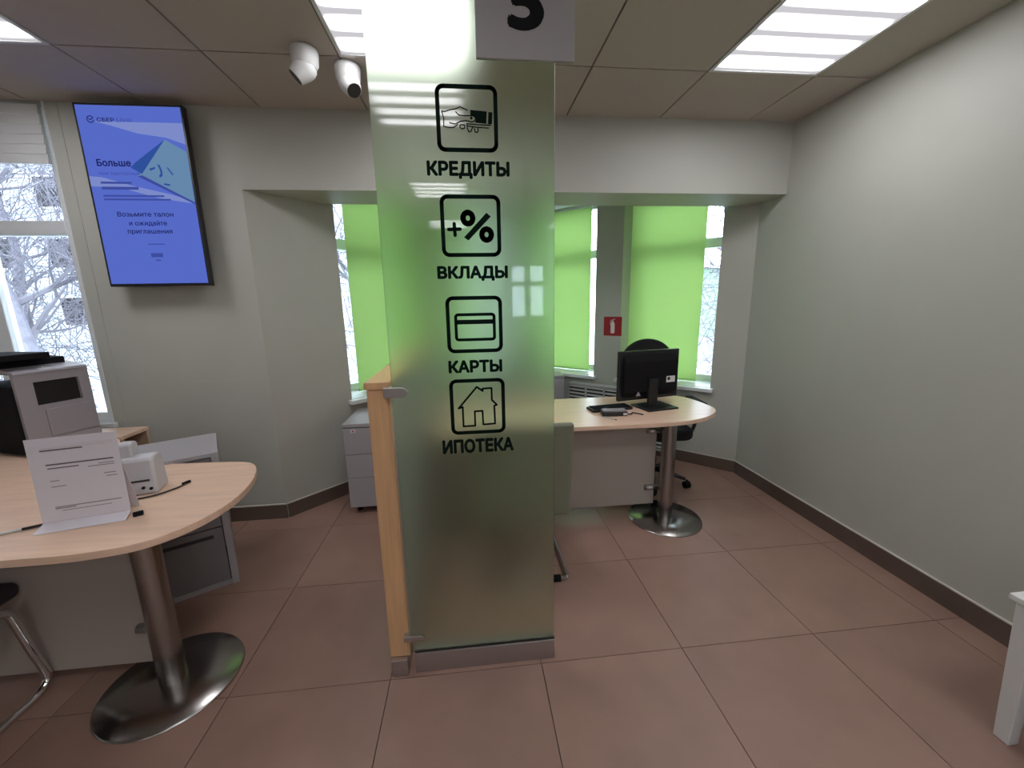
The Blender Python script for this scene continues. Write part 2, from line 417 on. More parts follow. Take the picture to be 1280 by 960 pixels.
bm_ = MB().prism([(CL[0],YB),(XR,YB),(XR,CR[1]),(XR-0.105,BEAM_Y),(CL[0]+BEAM_Y-CL[1],BEAM_Y)], BEAM_Z, ZC).build('wall_soffit', 'wall')
struct(bm_, 'grey-green beam spanning the opening of the window bay', 'beam')
struct(B(XL-WT, XL, YF-WT, YB+0.22, -0.12, ZC+0.2).build('wall_left', 'wall'), 'plain side wall beyond the printer', 'wall')
wf = (0.70, 1.35, 1.15, 2.10)
wall_with_holes('wall_front', XR-XL, -0.12, ZC+0.2, WT, [(XR-wf[1], XR-wf[0], wf[2], wf[3])], (XR, YF, 0), PI, 'plain wall at the near end of the room')

# baseboards of brown tile pieces with a pale bead along the top
def baseboard(name, a, b, n_in, z=0.10, first=0.0):
    a, b = Vector(a), Vector(b); L = (b-a).length; ang = math.atan2(b.y-a.y, b.x-a.x)
    root = sempty(name, (a.x, a.y, 0), ang)
    s = 1 if Vector((-math.sin(ang), math.cos(ang))).dot(Vector(n_in)) > 0 else -1
    y0, y1 = (0, 0.012) if s > 0 else (-0.012, 0)
    x = 0.0; nx = first or 0.6
    while x < L-0.001:
        e = min(L, nx); B(x+0.0007, e-0.0007, y0, y1, 0, z).build('tile', 'base', root); x = e; nx += 0.6
    B(0, L, y0*0.85, y1*0.85, z, z+0.006).build('bead', 'bead', root)
baseboard('baseboard_right', (XR, CR[1]-0.006), (XR, YF), (-1, 0), first=0.41)
baseboard('baseboard_bay_right', (CR[0]-0.004, CR[1]+0.004), APEX, (-1, -1), first=0.5)
baseboard('baseboard_bay_left', (CL[0]+0.004, CL[1]+0.004), APEX, (1, -1))
baseboard('baseboard_back', (CL[0]+0.004, YB), (XL, YB), (0, -1))

# windows ------------------------------------------------------------
def window(name, u0, u1, z0, z1, loc, rz, y_frame=0.10, transom=1.92, mull=None, sill_out=0.055, sill_side=0.03, wall_t=WT, label=None):
    root = sempty(name, loc, rz); fw = 0.055
    struct(root, label, 'window')
    B(u0, u0+fw, y_frame, y_frame+0.06, z0, z1).build('frame', 'frame', root, 0.004)
    B(u1-fw, u1, y_frame, y_frame+0.06, z0, z1).build('frame', 'frame', root, 0.004)
    B(u0+fw, u1-fw, y_frame, y_frame+0.06, z0, z0+fw).build('frame', 'frame', root, 0.004)
    B(u0+fw, u1-fw, y_frame, y_frame+0.06, z1-fw, z1).build('frame', 'frame', root, 0.004)
    B(u0+fw, u1-fw, y_frame, y_frame+0.06, transom-0.04, transom+0.04).build('transom', 'frame', root, 0.004)
    cells = [(u0+fw, u1-fw)]
    if mull:
        for z_a, z_b in ((z0+fw, transom-0.04), (transom+0.04, z1-fw)):
            B(mull-0.05, mull+0.05, y_frame, y_frame+0.06, z_a, z_b).build('mullion', 'frame', root, 0.004)
        cells = [(u0+fw, mull-0.05), (mull+0.05, u1-fw)]
    for a, b in cells:
        B(a, b, y_frame+0.025, y_frame+0.031, z0+fw, transom-0.04).build('pane', 'pane', root)
        B(a, b, y_frame+0.025, y_frame+0.031, transom+0.04, z1-fw).build('pane', 'pane', root)
    if sill_out:
        m = B(u0-sill_side, u1+sill_side, -sill_out, 0, z0-0.032, z0-0.001); m.box(u0+0.001, u1-0.001, 0, y_frame, z0-0.031, z0+0.002)
        m.build('sill', 'frame', root, 0.004)
    return root
window('window_1', w1[0], w1[1], w1[2], w1[3], (0, YB, 0), 0, 0.04, 1.92, mull=-2.83, sill_out=0.03, label='wide white framed window behind the printer')
for k, (a, b) in enumerate(LW): window('window_%d' % (2+k), a, b, SL_, WTOP, (*CL, 0), PI/4, 0.31, label=['narrow bay window above the white drawer unit', 'bay window hidden behind the frosted glass'][k])
for k, (a, b) in enumerate(RW): window('window_%d' % (4+k), a, b, SR, WTOP, (*APEX, 0), -PI/4, 0.31, label=['bay window between the frosted glass and the red sign', 'bay window behind the office chair'][k])
window('window_6', XR-wf[1], XR-wf[0], wf[2], wf[3], (XR, YF, 0), PI, 0.08, 1.75, mull=XR-1.02, sill_out=0.05, label='window in the wall at the near end')
# reveal trim of the left window
tr = sempty('trim_1', (0, YB, 0), 0)
B(w1[1], w1[1]+0.012, -0.008, 0.0, w1[2], ZC-0.002).build('casing', 'frame', tr, 0.002)
B(w1[1]+0.012, w1[1]+0.075, -0.004, 0.0, w1[2], ZC-0.002).build('casing', 'wall', tr)

def blind(a, b, z0, loc, rz, y, label):
    t = thing('roller_blind', label, 'blind', loc, rz, 'lime roller blinds of the window bay')
    B(a, b, y, y+0.0012, z0, WTOP-0.06).build('fabric', 'blind', t)
    MB().tube([(a, y+0.005, WTOP-0.045), (b, y+0.005, WTOP-0.045)], 0.018, 12).build('roller_tube', 'frame', t, smooth=False)
    MB().tube([(a, y, z0-0.004), (b, y, z0-0.004)], 0.006, 8).build('bottom_bar', 'blind', t)
blind(LW[0][0]+0.17, LW[0][1]-0.0006, SL_+0.02, (*CL, 0), PI/4, 0.18, 'lime green roller blind above the low white drawer unit')
blind(LW[1][0]+0.02, LW[1][1]-0.27, SL_+0.02, (*CL, 0), PI/4, 0.18, 'lime green roller blind seen only blurred through the frosted glass')
blind(RW[0][0]+0.0006, RW[0][1]-0.15, SR+0.02, (*APEX, 0), -PI/4, 0.18, 'lime green roller blind between frosted glass and red sign')
blind(RW[1][0]+0.0006, RW[1][1]-0.165, SR+0.02, (*APEX, 0), -PI/4, 0.18, 'lime green roller blind right behind the office chair')

# folded-up pleated blind in the left window
t = thing('pleated_blind', 'raised white pleated blind at the top of the window by the screen', 'blind', (0, YB-0.004, 0))
npl = 6; zt, zb = ZC-0.02, 2.25
for k in range(npl):
    a = zb+(zt-zb)*k/npl; b = zb+(zt-zb)*(k+1)/npl
    MB().prism_yz([(-0.012, a), (0.012, a+0.004), (0.012, b-0.004), (-0.004, b)], w1[0]+0.01, w1[1]-0.02).build('slat', 'white', t)

# ------------------------------------------------------------------ ceiling lamps
lamp_names = {(-1,-1): 'square ceiling lamp in the corner above the printer', (2,-1): 'square ceiling lamp beside the two white cameras, partly behind frosted glass',
              (5,-1): 'square four-tube ceiling lamp next to the long bare wall'}
for (i, j) in lamp_cells:
    x, y = CX+0.6*i+0.3, CY+0.6*j+0.3
    lab = lamp_names.get((i, j)) or 'square ceiling lamp %s, %s' % ({-4: 'directly overhead', -7: 'one row behind the viewpoint', -10: 'at the far end behind the viewpoint'}[j], {-1: 'on the printer side', 2: 'in line with the glass divider', 5: 'beside the long bare wall'}[i])
    t = thing('ceiling_lamp', lab, 'lamp', (x, y, ZC), 0, 'recessed square ceiling lamps')
    h = 0.297
    f = MB()
    f.box(-h, h, -h, -h+0.016, -0.004, 0.05); f.box(-h, h, h-0.016, h, -0.004, 0.05)
    f.box(-h, -h+0.016, -h+0.016, h-0.016, -0.004, 0.05); f.box(h-0.016, h, -h+0.016, h-0.016, -0.004, 0.05)
    f.build('frame', 'white', t)
    B(-h, h, -h, h, 0.05, 0.055).build('housing', 'white', t)
    B(-h+0.016, h-0.016, -h+0.016, h-0.016, 0.002, 0.006).build('diffuser', 'lamp', t)

# ------------------------------------------------------------------ frosted glass divider
GX0, GX1, GY = -0.272, 0.292, 1.38
gp = thing('glass_divider', 'tall frosted green glass divider printed with four icons', 'divider', (0, GY, 0))
B(GX0, GX1, 0, 0.010, 0.098, 2.50).build('glass_pane', 'frost', gp, 0.0015)
pf = MB(); pf.box(GX0+0.008, GX1+0.004, 0.0, 0.05, 0, 0.090)
pf.build('base_profile', 'alu', gp, 0.003)
B(GX0+0.008, GX1+0.004, 0.001, 0.012, 0.092, 0.098).build('seal', 'seam', gp)
def clampd(zc, nm='clamp', h=0.018):
    m = MB().prism_xz([(-0.300, zc-h), (-0.236, zc-h), (-0.224, zc-h*0.67), (-0.219, zc), (-0.224, zc+h*0.67), (-0.236, zc+h), (-0.300, zc+h)], -0.012, -0.0005)
    m.box(-0.300, -0.276, -0.0005, 0.03, zc-h, zc+h)
    return m.build(nm, 'alu', gp, 0.002)
clampd(1.147); clampd(0.168, h=0.011)
def gtext(s, x0, x1, zt_, zb_):
    me = text_mesh(s, x0, x1, zb_, zt_-zb_, bold=0.052, y=-0.0006); o = obj('lettering', me, 'print', gp); return o
gtext('КРЕДИТЫ', -0.113, 0.146, 1.878, 1.834); gtext('ВКЛАДЫ', -0.098, 0.134, 1.562, 1.521)
gtext('КАРТЫ', -0.077, 0.108, 1.250, 1.206); gtext('ИПОТЕКА', -0.112, 0.143, 0.966, 0.914)
def icon_frame(x0, x1, z0, z1):
    wd = 0.0125; h = wd/2
    stroke(MB(), rrect(x0+h, x1-h, z0+h, z1-h, 0.018), wd, -0.0010, -0.0004, True).build('icon_frame', 'print', gp)
icon_frame(-0.077, 0.112, 1.903, 2.091); icon_frame(-0.079, 0.114, 1.590, 1.780)
icon_frame(-0.077, 0.112, 1.275, 1.465); icon_frame(-0.078, 0.115, 0.984, 1.184)
def draw(name, lines, wd, fills=()):
    m = MB()
    for ln, cl in lines: stroke(m, ln, wd, -0.0010, -0.0004, cl)
    for f in fills: m.prism_xz(f, -0.0010, -0.0004)
    return m.build(name, 'print', gp)
# hand with banknotes: local unit box over the frame (pixel layout of the icon)
def hp(x, y): return (-0.077+(x-92)/(398-92)*0.189, 2.091-(y-55)/(390-55)*0.188)
wrist = [hp(*q) for q in [(122,188),(135,190),(165,180),(190,175),(212,165),(248,180)]]
wr2 = [hp(*q) for q in [(122,188),(130,225),(128,262),(148,268),(175,268),(198,252)]]
th = [hp(*q) for q in [(190,190),(205,205),(235,208),(262,207)]]
thumb = [hp(*q) for q in [(262,207),(278,207),(287,217),(282,232),(268,238),(240,232),(212,236),(185,250),(158,244)]]
nail = [hp(*q) for q in [(262,216),(268,214),(270,220),(264,223)]]
f1 = [hp(*q) for q in [(208,256),(216,252),(232,254),(232,268),(218,274),(208,266)]]
f2 = [hp(*q) for q in [(243,248),(244,270),(252,287),(262,285),(270,266)]]
f3 = [hp(*q) for q in [(280,268),(282,285),(290,290),(297,285),(298,266)]]
n2 = [hp(*q) for q in [(243,247),(300,251),(360,252)]]; n3 = [hp(*q) for q in [(246,258),(300,264),(350,266)]]
draw('hand_icon', [(wrist,0),(wr2,0),(th,0),(thumb,0),(nail,1),(f1,1),(f2,0),(f3,0),(n2,0),(n3,0)], 0.0032,
     [[hp(262,178), hp(262,205), hp(280,206), hp(290,217), hp(284,240), hp(340,245), hp(344,184)][::1], [hp(352,186), hp(348,246), hp(368,247), hp(372,188)]])
# plus and percent
def dp(x, y): return (-0.079+(x-114)/(410-114)*0.193, 1.780-(y-588)/(890-588)*0.190)
pm = MB(); wd = 0.0105
stroke(pm, [dp(152,755), dp(208,753)], 0.011, -0.001, -0.0004); stroke(pm, [dp(180,727), dp(182,783)], 0.011, -0.001, -0.0004)
pm.prism_xz([dp(226,793), dp(247,809), dp(361,692), dp(340,674)], -0.001, -0.0004)
for cx, cy_ in ((248,700),(338,780)):
    ring = [dp(cx+24*math.cos(a), cy_+27*math.sin(a)) for a in [2*PI*k/20 for k in range(20)]]
    stroke(pm, ring, 0.0175, -0.001, -0.0004, True)
pm.build('percent_icon', 'print', gp)
# bank card
draw('card_icon', [(rrect(-0.045, 0.084, 1.320, 1.404, 0.008), 1)], 0.0100, [[(-0.045,1.372),(0.084,1.372),(0.084,1.387),(-0.045,1.387)]])
# house
def ho(x, y): return (-0.078+(x-157)/(427-157)*0.193, 1.184-(y-550)/(812-550)*0.200)
house = [ho(*q) for q in [(218,680),(218,773),(276,772),(276,703),(314,702),(316,768),(375,766),(373,680),(386,676),(362,652),(362,596),(318,597),(318,608),(290,588),(198,686)]]
draw('house_icon', [(house, 1)], 0.0065)

ns = thing('number_sign', 'grey square plate with a black digit on top of the glass divider', 'sign', (0, GY, 0))
B(0.051, 0.349, -0.014, -0.0015, 2.156, 2.454).build('plate', 'plate', ns, 0.002)
obj('digit', text_mesh('5', 0.146, 0.256, 2.232, 0.15, bold=0.045, y=-0.0146), 'blackm', ns)

# low wooden partition behind the glass edge
wp = thing('wood_partition', 'waist-high beech wood partition at the edge of the frosted glass', 'partition', (0, 1.39, 0))
B(-0.360, -0.290, 0, 2.24, 0.075, 1.155).build('panel', 'woodv', wp, 0.002)
B(-0.2895, -0.2845, 0.03, 2.24, 0.075, 1.155).build('lining', 'grey', wp)
B(-0.2895, -0.2845, 0.0, 0.0295, 0.075, 1.155).build('edge_strip', 'woodv', wp)
B(-0.366, -0.282, -0.006, 2.246, 1.157, 1.182).build('cap', 'woodv', wp, 0.002)
B(-0.355, -0.292, -0.02, 2.23, 0, 0.074).build('plinth', 'alu', wp, 0.002)

# ------------------------------------------------------------------ desks
def desk(name, label, outline, z, col_xy, panel, loc, clamps):
    t = thing(name, label, 'desk', loc)
    pts = [(x-loc[0], y-loc[1]) for x, y in outline]
    top = MB().prism(pts, z-0.026, z).build('tabletop', 'wood', t, 0.002)
    MB().prism(pts, z-0.0262, z-0.0262+0.0001)
    cx, cy_ = col_xy[0]-loc[0], col_xy[1]-loc[1]
    shade_auto(MB().lathe([(0.045, 0.012), (0.045, z-0.034)], 40, (cx, cy_)).build('column', 'steel', t))
    shade_auto(MB().lathe([(0.09, z-0.034), (0.09, z-0.027)], 40, (cx, cy_)).build('mounting_plate', 'blackm', t))
    shade_auto(MB().lathe([(0.232, 0.0), (0.234, 0.004), (0.230, 0.010), (0.09, 0.013), (0.05, 0.018)], 64, (cx, cy_)).build('base_plate', 'steel', t), 60)
    x0, x1, y, za, zb_ = panel
    B(x0-loc[0], x1-loc[0], y-loc[1], y-loc[1]+0.018, za, zb_).build('modesty_panel', 'panel', t, 0.0015)
    for zc in clamps:
        m = MB().tube([(cx-0.12, y-loc[1]-0.011, zc), (cx-0.03, y-loc[1]-0.011, zc)], 0.018, 12)
        m.build('bracket', 'alu', t, smooth=True)
    B(x0-loc[0]-0.025, x0-loc[0]-0.002, pts[0][1]+0.05, pts[0][1]+0.6, 0, z-0.027).build('end_panel', 'panel', t, 0.0015)
    return t
out1 = [(-2.75,1.22)]
out1 += smooth_loop([(-1.60,1.22),(-1.38,1.218),(-1.20,1.226),(-1.06,1.265),(-0.97,1.36),(-0.928,1.50),(-0.935,1.66),(-0.975,1.80),(-1.03,1.895),(-1.10,1.935),(-1.227,1.95),(-1.45,1.965),(-1.62,2.02),(-1.78,2.13),(-1.90,2.28),(-2.0,2.40)], 5, closed=False)
out1 += [(-2.06,2.445), (-2.75,2.45)]
desk('office_desk', 'curved maple desk carrying the propped white notice sheet', out1, 0.72, (-1.212,1.46), (-2.70,-1.285,1.51,0.055,0.69), (-1.8,1.5,0), (0.22,0.60))
out2 = [(-0.22,2.205)]
out2 += smooth_loop([(0.9,2.203),(1.13,2.203),(1.30,2.222),(1.43,2.268),(1.54,2.345),(1.605,2.43),(1.625,2.52),(1.615,2.68),(1.585,2.80),(1.50,2.88),(1.38,2.907),(1.1,2.907)], 5, closed=False)
out2 += [(-0.22,2.907)]
desk('office_desk', 'maple desk with the black monitor in the window bay', out2, 0.72, (1.255,2.36), (-0.18,1.205,2.43,0.075,0.69), (0.7,2.5,0), (0.20,0.60))
o = B(0.93, 1.095, 2.60, 2.66, 0.0, 0.055).build('cable_box', 'white', None, 0.004)
tag(o, 'small white cable box on the floor under the bay desk', 'box')

# ------------------------------------------------------------------ storage units
def drawer_unit(name, label, x0, x1, y0, y1, z, loc, rz, splits, lock=True, mt='grey', mtop='grey'):
    t = thing(name, label, 'cabinet', loc, rz)
    B(x0+0.005, x1-0.005, y0+0.02, y1, 0.045, z-0.026).build('body', mt, t)
    B(x0, x1, y0-0.004, y1, z-0.025, z).build('top', mtop, t, 0.002)
    for k in range(len(splits)-1):
        d = B(x0+0.004, x1-0.004, y0, y0+0.018, splits[k]+0.002, splits[k+1]-0.002).build('drawer', mt, t, 0.0015)
        if lock and k == len(splits)-2:
            B(x0+0.055, x0+0.085, y0-0.002, y0-0.0003, splits[k+1]-0.035, splits[k+1]-0.012).build('lock', 'signwhite', d)
            MB().tube([(x0+0.07, y0-0.004, splits[k+1]-0.0235), (x0+0.07, y0-0.0021, splits[k+1]-0.0235)], 0.006, 10).build('keyhole', 'red', d)
    for cx in (x0+0.05, x1-0.05):
        for cy_ in (y0+0.06, y1-0.05):
            MB().tube([(cx-0.012, cy_, 0.021), (cx+0.012, cy_, 0.021)], 0.021, 12).build('caster', 'blackm', t)
            B(cx-0.015, cx+0.015, cy_-0.012, cy_+0.012, 0.03, 0.046).build('caster_mount', 'blackm', t)
    return t
drawer_unit('drawer_unit', 'low white drawer unit on casters beside the beech partition', 0, 0.42, 0, 0.44, 0.66, (-0.880, 2.70, 0), 0, [0.05, 0.27, 0.44, 0.632], mtop='grey')
drawer_unit('drawer_unit', 'grey cabinet against the bay wall behind the desk and glass', 0, 0.46, 0, 0.26, 0.715, (0.47, 3.90, 0), 0, [0.05, 0.27, 0.48, 0.688], lock=False, mt='grey')

# grey metal front cabinet behind the left desk
ang = math.atan2(2.052-1.916, -1.278+1.507)
gc = thing('floor_cabinet', 'grey drawer cabinet standing on the floor behind the curved desk', 'cabinet', (-1.278, 2.052, 0), ang)
W_, D_, H_ = 0.46, 0.40, 0.735
cb = MB(); cb.box(-W_, -W_+0.02, 0, D_, 0, H_); cb.box(-0.03, 0, 0, D_, 0, H_); cb.box(-W_+0.02, -0.03, 0.01, D_, 0, 0.03); cb.box(-W_+0.02, -0.03, 0, D_, H_-0.02, H_)
cb.box(-W_+0.02, -0.03, D_-0.01, D_, 0.03, H_-0.02)
cb.build('carcass', 'grey', gc, 0.001)
for (a, b) in ((0.035, 0.335), (0.341, 0.47), (0.476, 0.71)):
    d = B(-W_+0.024, -0.034, 0.004, 0.022, a, b).build('drawer', 'cabgrey', gc, 0.001)
    if a < 0.1: B(-W_+0.08, -0.075, 0.0015, 0.0038, 0.285, 0.303).build('handle_slot', 'seam', d)

# open shelf under the printer
ps = thing('printer_stand', 'open wooden cabinet under the printer beside the window', 'cabinet', (-2.32, 2.55, 0))
x0, x1, y0, y1, z = -0.33, 0.285, -0.095, 0.11, 0.7195
B(x0, x1, y0, y1, z-0.022, z).build('top', 'wood', ps, 0.0015)
B(x0, x1-0.002, y1-0.02, y1, 0, z-0.023).build('side_panel', 'edge', ps, 0.0015)
B(x0, x1-0.002, y0, y0+0.02, 0, z-0.023).build('side_panel', 'edge', ps, 0.0015)
B(x0, x0+0.015, y0+0.02, y1-0.02, 0.03, z-0.023).build('back_panel', 'seam', ps)
for zz in (0.03, 0.37): B(x0+0.015, x1-0.01, y0+0.02, y1-0.02, zz, zz+0.018).build('shelf', 'edge', ps)

# ------------------------------------------------------------------ printer
a = Vector((-2.204, 2.153)); b = Vector((-2.106, 2.426)); pang = math.atan2(b.y-a.y, b.x-a.x)
pr = thing('printer', 'grey and black laser printer with scanner lid in front of the window', 'printer', (a.x, a.y, 0.7205), pang)
PW = 0.291; PD = 0.36; PH = 0.430
body = MB(); body.box(-0.012, PW, 0.02, PD, 0.012, PH-0.07)
body.build('body', 'printer_dk', pr, 0.006)
fm = MB()   # grey front shell with the black paper slot left open
fm.box(0, 0.065, 0, 0.02, 0, PH-0.012); fm.box(PW-0.045, PW, 0, 0.02, 0, PH-0.012); fm.box(0.065, PW-0.045, 0, 0.02, 0, 0.252); fm.box(0.065, PW-0.045, 0, 0.02, 0.372, PH-0.012)
fm.build('front_cover', 'printer', pr)
B(0.066, PW-0.046, 0.017, 0.019, 0.253, 0.371).build('paper_slot', 'black', pr)
B(0.085, PW-0.010, -0.006, -0.0002, 0.085, 0.228).build('tray_door', 'printer', pr, 0.002)
B(0.0, PW, -0.006, -0.0002, 0.0, 0.076).build('paper_tray', 'printer', pr, 0.002)
MB().prism_yz([(-0.006, PH-0.012), (0.20, PH-0.012), (0.20, PH+0.03), (0.07, PH+0.012), (0.0, PH)], 0, PW).build('top_cover', 'printer', pr, 0.003)
MB().prism_yz([(0.10, PH+0.012), (PD, PH+0.012), (PD, PH+0.06), (0.10, PH+0.05)], 0.005, PW-0.03).build('scanner_lid', 'printer_dk', pr, 0.004)
MB().prism_yz([(0.02, PH+0.055), (PD-0.02, PH+0.063), (PD-0.02, PH+0.082), (0.02, PH+0.085)], -0.10, 0.165).build('document_feeder', 'printer_dk', pr, 0.004)
B(0.125, 0.150, 0.030, 0.060, PH+0.0035, PH+0.010).build('button', 'signwhite', pr)
B(PW-0.035, PW-0.03, -0.0055, -0.0042, 0.17, 0.176).build('latch', 'black', pr)

# ------------------------------------------------------------------ propped notice sheet
bl = Vector((-1.448, 1.389)); br = Vector((-1.224, 1.452)); sang = math.atan2(br.y-bl.y, br.x-bl.x); SW = (br-bl).length
sh = thing('notice_sheet', 'white printed notice sheet propped upright on the curved desk', 'sign', (bl.x, bl.y, 0.7205), sang)
SHH = 0.308; lean = math.tan(math.radians(2.0))
def sp(x, z, off=0.0): return (x, z*lean-off, z+0.004)
def sheet_part(name, m, x0, x1, z0, z1, y0, y1, par):
    pts = [(sp(x0, z0, -y0)), (sp(x1, z0, -y0)), (sp(x1, z1, -y0)), (sp(x0, z1, -y0)), (sp(x0, z0, -y1)), (sp(x1, z0, -y1)), (sp(x1, z1, -y1)), (sp(x0, z1, -y1))]
    return MB().add(pts, [(0,1,2,3),(7,6,5,4),(1,0,4,5),(2,1,5,6),(3,2,6,7),(0,3,7,4)]).build(name, m, par)
shp = sheet_part('sheet', 'paper', 0, SW, 0.018, SHH, 0, 0.0016, sh)
MB().add([(0.0,0.0006,0.021),(SW,0.0006,0.021),(SW-0.006,-0.035,0.0015),(-0.012,-0.035,0.0015),(0.0,0.0022,0.021),(SW,0.0022,0.021),(SW-0.006,-0.0335,0.0),(-0.012,-0.0335,0.0)],
         [(0,3,2,1),(4,5,6,7),(0,1,5,4),(1,2,6,5),(2,3,7,6),(3,0,4,7)]).build('foot_fold', 'paper', sh)
MB().add([(0.01,0.006,SHH-0.02),(SW-0.01,0.006,SHH-0.02),(SW-0.01,0.085,0.0),(0.01,0.085,0.0),(0.01,0.008,SHH-0.02),(SW-0.01,0.008,SHH-0.02),(SW-0.01,0.087,0.0),(0.01,0.087,0.0)],
         [(0,1,2,3),(7,6,5,4),(1,0,4,5),(2,1,5,6),(3,2,6,7),(0,3,7,4)]).build('prop', 'paper', sh)
for x0, x1, zz, hh, mm in ((.14,.87,.885,.012,'ink'),(.14,.60,.855,.016,'ink2'),(.17,.92,.695,.016,'ink2'),(.18,.52,.655,.012,'ink2'),(.62,.92,.632,.010,'ink'),(.74,.92,.655,.010,'ink'),
                       (.78,.92,.535,.010,'ink'),(.80,.93,.50,.010,'ink'),(.18,.28,.515,.010,'ink'),(.18,.34,.45,.010,'ink'),(.17,.92,.215,.012,'ink'),(.17,.40,.198,.012,'ink'),(.24,.80,.172,.008,'ink')):
    sheet_part('printed_line', mm, x0*SW, x1*SW, zz*SHH, (zz+hh)*SHH, -0.0006, -0.0002, sh)

# white card terminal
pt = thing('card_terminal', 'white table-top document reader behind the notice sheet', 'device', (-1.328, 1.662, 0.7205), sang)
MB().prism_yz([(-0.045,0.0),(0.062,0.0),(0.055,0.10),(0.040,0.148),(0.0,0.155),(-0.030,0.150),(-0.038,0.135)], -0.062, 0.055).build('body', 'device', pt, 0.010, seg=3)
MB().prism_yz([(-0.02,0.13),(0.05,0.13),(0.04,0.205),(0.0,0.212),(-0.015,0.205)], -0.060, -0.012).build('head', 'device', pt, 0.010, seg=3)
B(-0.055, 0.035, -0.0462, -0.0425, 0.055, 0.062).build('slot', 'seam', pt)
for dx in (0.012, 0.036): MB().tube([(dx, -0.049, 0.030 if dx < .02 else 0.024), (dx, -0.043, 0.030 if dx < .02 else 0.024)], 0.0055, 12).build('socket', 'blackm', pt)
B(-0.0625, -0.0615, -0.005, 0.03, 0.14, 0.18).build('card_slit', 'seam', pt)
cb_ = MB().tube(smooth_loop([(-1.40,1.60,0.7245),(-1.33,1.575,0.7245),(-1.26,1.60,0.7245),(-1.215,1.66,0.7245),(-1.205,1.70,0.7245)], 5, closed=False), 0.0035, 8).build('usb_cable', 'cable', None, smooth=True)
tag(cb_, 'thin black cable lying beside the white document reader', 'cable')
pl = MB().tube([(-1.212,1.695,0.7265),(-1.205,1.712,0.7265),(-1.200,1.722,0.7265)], 0.006, 8).build('plug', 'blackm', cb_)
pn = thing('pen', 'slim pen lying on the curved desk beside the notice', 'pen', (-1.52, 1.395, 0.7255), math.radians(28))
MB().tube([(-0.07,0,0),(0.0,0,0)], 0.0045, 8).build('barrel', 'white', pn, smooth=True)
MB().tube([(0.0002,0,0),(0.07,0,0),(0.078,0,0)], [0.0047,0.0047,0.002], 8).build('cap', 'cable', pn, smooth=True)
o = MB().prism_yz([(-0.012,0),(0.012,0),(0.006,0.014),(-0.006,0.014)], -0.014, 0.014).build('desk_clip', 'blackm', None, 0.002)
o.location = (-1.203, 1.452, 0.7205); o.rotation_euler = (0,0,0.6); tag(o, 'tiny dark clip on the desk at the corner of the notice sheet', 'clip')

# ------------------------------------------------------------------ information screen
tv = thing('wall_screen', 'upright blue information screen hung on the wall by the window', 'screen', (-1.782, 2.62, 1.572))
TW, TH = 0.545, 0.955
B(-TW/2, TW/2, 0.0, 0.038, 0, TH).build('housing', 'black', tv, 0.004)
B(-0.15, 0.15, 0.039, 0.103, 0.25, 0.70).build('wall_bracket', 'blackm', tv)
bz = 0.014
bz = 0.012
sc = B(-TW/2+bz, TW/2-bz, -0.0012, -0.0002, bz+0.004, TH-bz).build('screen_panel', 'screen', tv)
sx0, sx1, sz0, sz1 = -TW/2+bz, TW/2-bz, bz+0.004, TH-bz
def su(u, v): return (sx0+u*(sx1-sx0), sz1-v*(sz1-sz0))
def graphic(pts, m, d): return MB().prism_xz([su(*p) for p in pts][::-1], -0.0012-d, -0.0013-d+0.0001).build('graphic', m, sc)
graphic([(0.15,.085),(1,.085),(1,.20),(.82,.165),(.55,.145),(.3,.105)], 'screen_hi', 0.0003)
graphic([(0.0,.38),(.12,.385),(.40,.43),(.75,.475),(1,.515),(1,.53),(.65,.50),(.30,.445),(0.0,.435)], 'screen_hi', 0.0003)
graphic([(.80,.175),(1,.24),(1,.525),(.48,.375)], 'screen_green', 0.0006)
graphic([(.80,.175),(.48,.30),(.42,.33),(.52,.365)], 'screen_dkblue', 0.0009)
graphic([(.47,.378),(.52,.372),(1,.522),(1,.534)], 'screen_ink2', 0.0009)
def stx(s, u0, u1, v, cap, bold=0.0, m='screen_ink'):
    x0, zb_ = su(u0, v); x1, _ = su(u1, v)
    obj('lettering', text_mesh(s, x0, x1, zb_, cap, bold=bold, y=-0.0024), m, sc)
stx('СБЕР', .185, .35, .087, 0.020, 0.02)
stx('БАНК', .37, .52, .087, 0.020, 0.0, 'screen_ink2')
stx('Больше', .10, .43, .325, 0.036, 0.03); stx('чем зарплатный', .10, .50, .372, 0.018, 0.0, 'screen_ink2')
stx('Возьмите талон', .20, .76, .605, 0.0255, 0.017); stx('и ожидайте', .30, .68, .656, 0.0255, 0.017); stx('приглашения', .27, .72, .703, 0.0255, 0.017)
m = MB(); ringc = su(.125, .075)
stroke(m, [(ringc[0]+0.016*math.cos(t), ringc[1]+0.016*math.sin(t)) for t in [math.radians(a) for a in range(40, 350, 18)]], 0.0045, -0.0026, -0.0022)
stroke(m, [(ringc[0]-0.008, ringc[1]+0.003), (ringc[0], ringc[1]-0.003), (ringc[0]+0.014, ringc[1]+0.008)], 0.0045, -0.0026, -0.0022)
m.build('emblem', 'screen_ink', sc)
for u0, u1, v, hh, mm in ((.10,.40,.415,.006,'screen_ink2'),(.10,.46,.445,.008,'screen_ink2'),(.10,.70,.488,.005,'screen_ink2'),(.10,.76,.508,.005,'screen_ink2'),(.45,.62,.765,.003,'screen_ink2'),(.46,.58,.83,.012,'screen_ink2'),(.50,.55,.86,.004,'screen_ink2')):
    graphic([(u0,v-hh),(u1,v-hh),(u1,v+hh),(u0,v+hh)], mm, 0.0006)
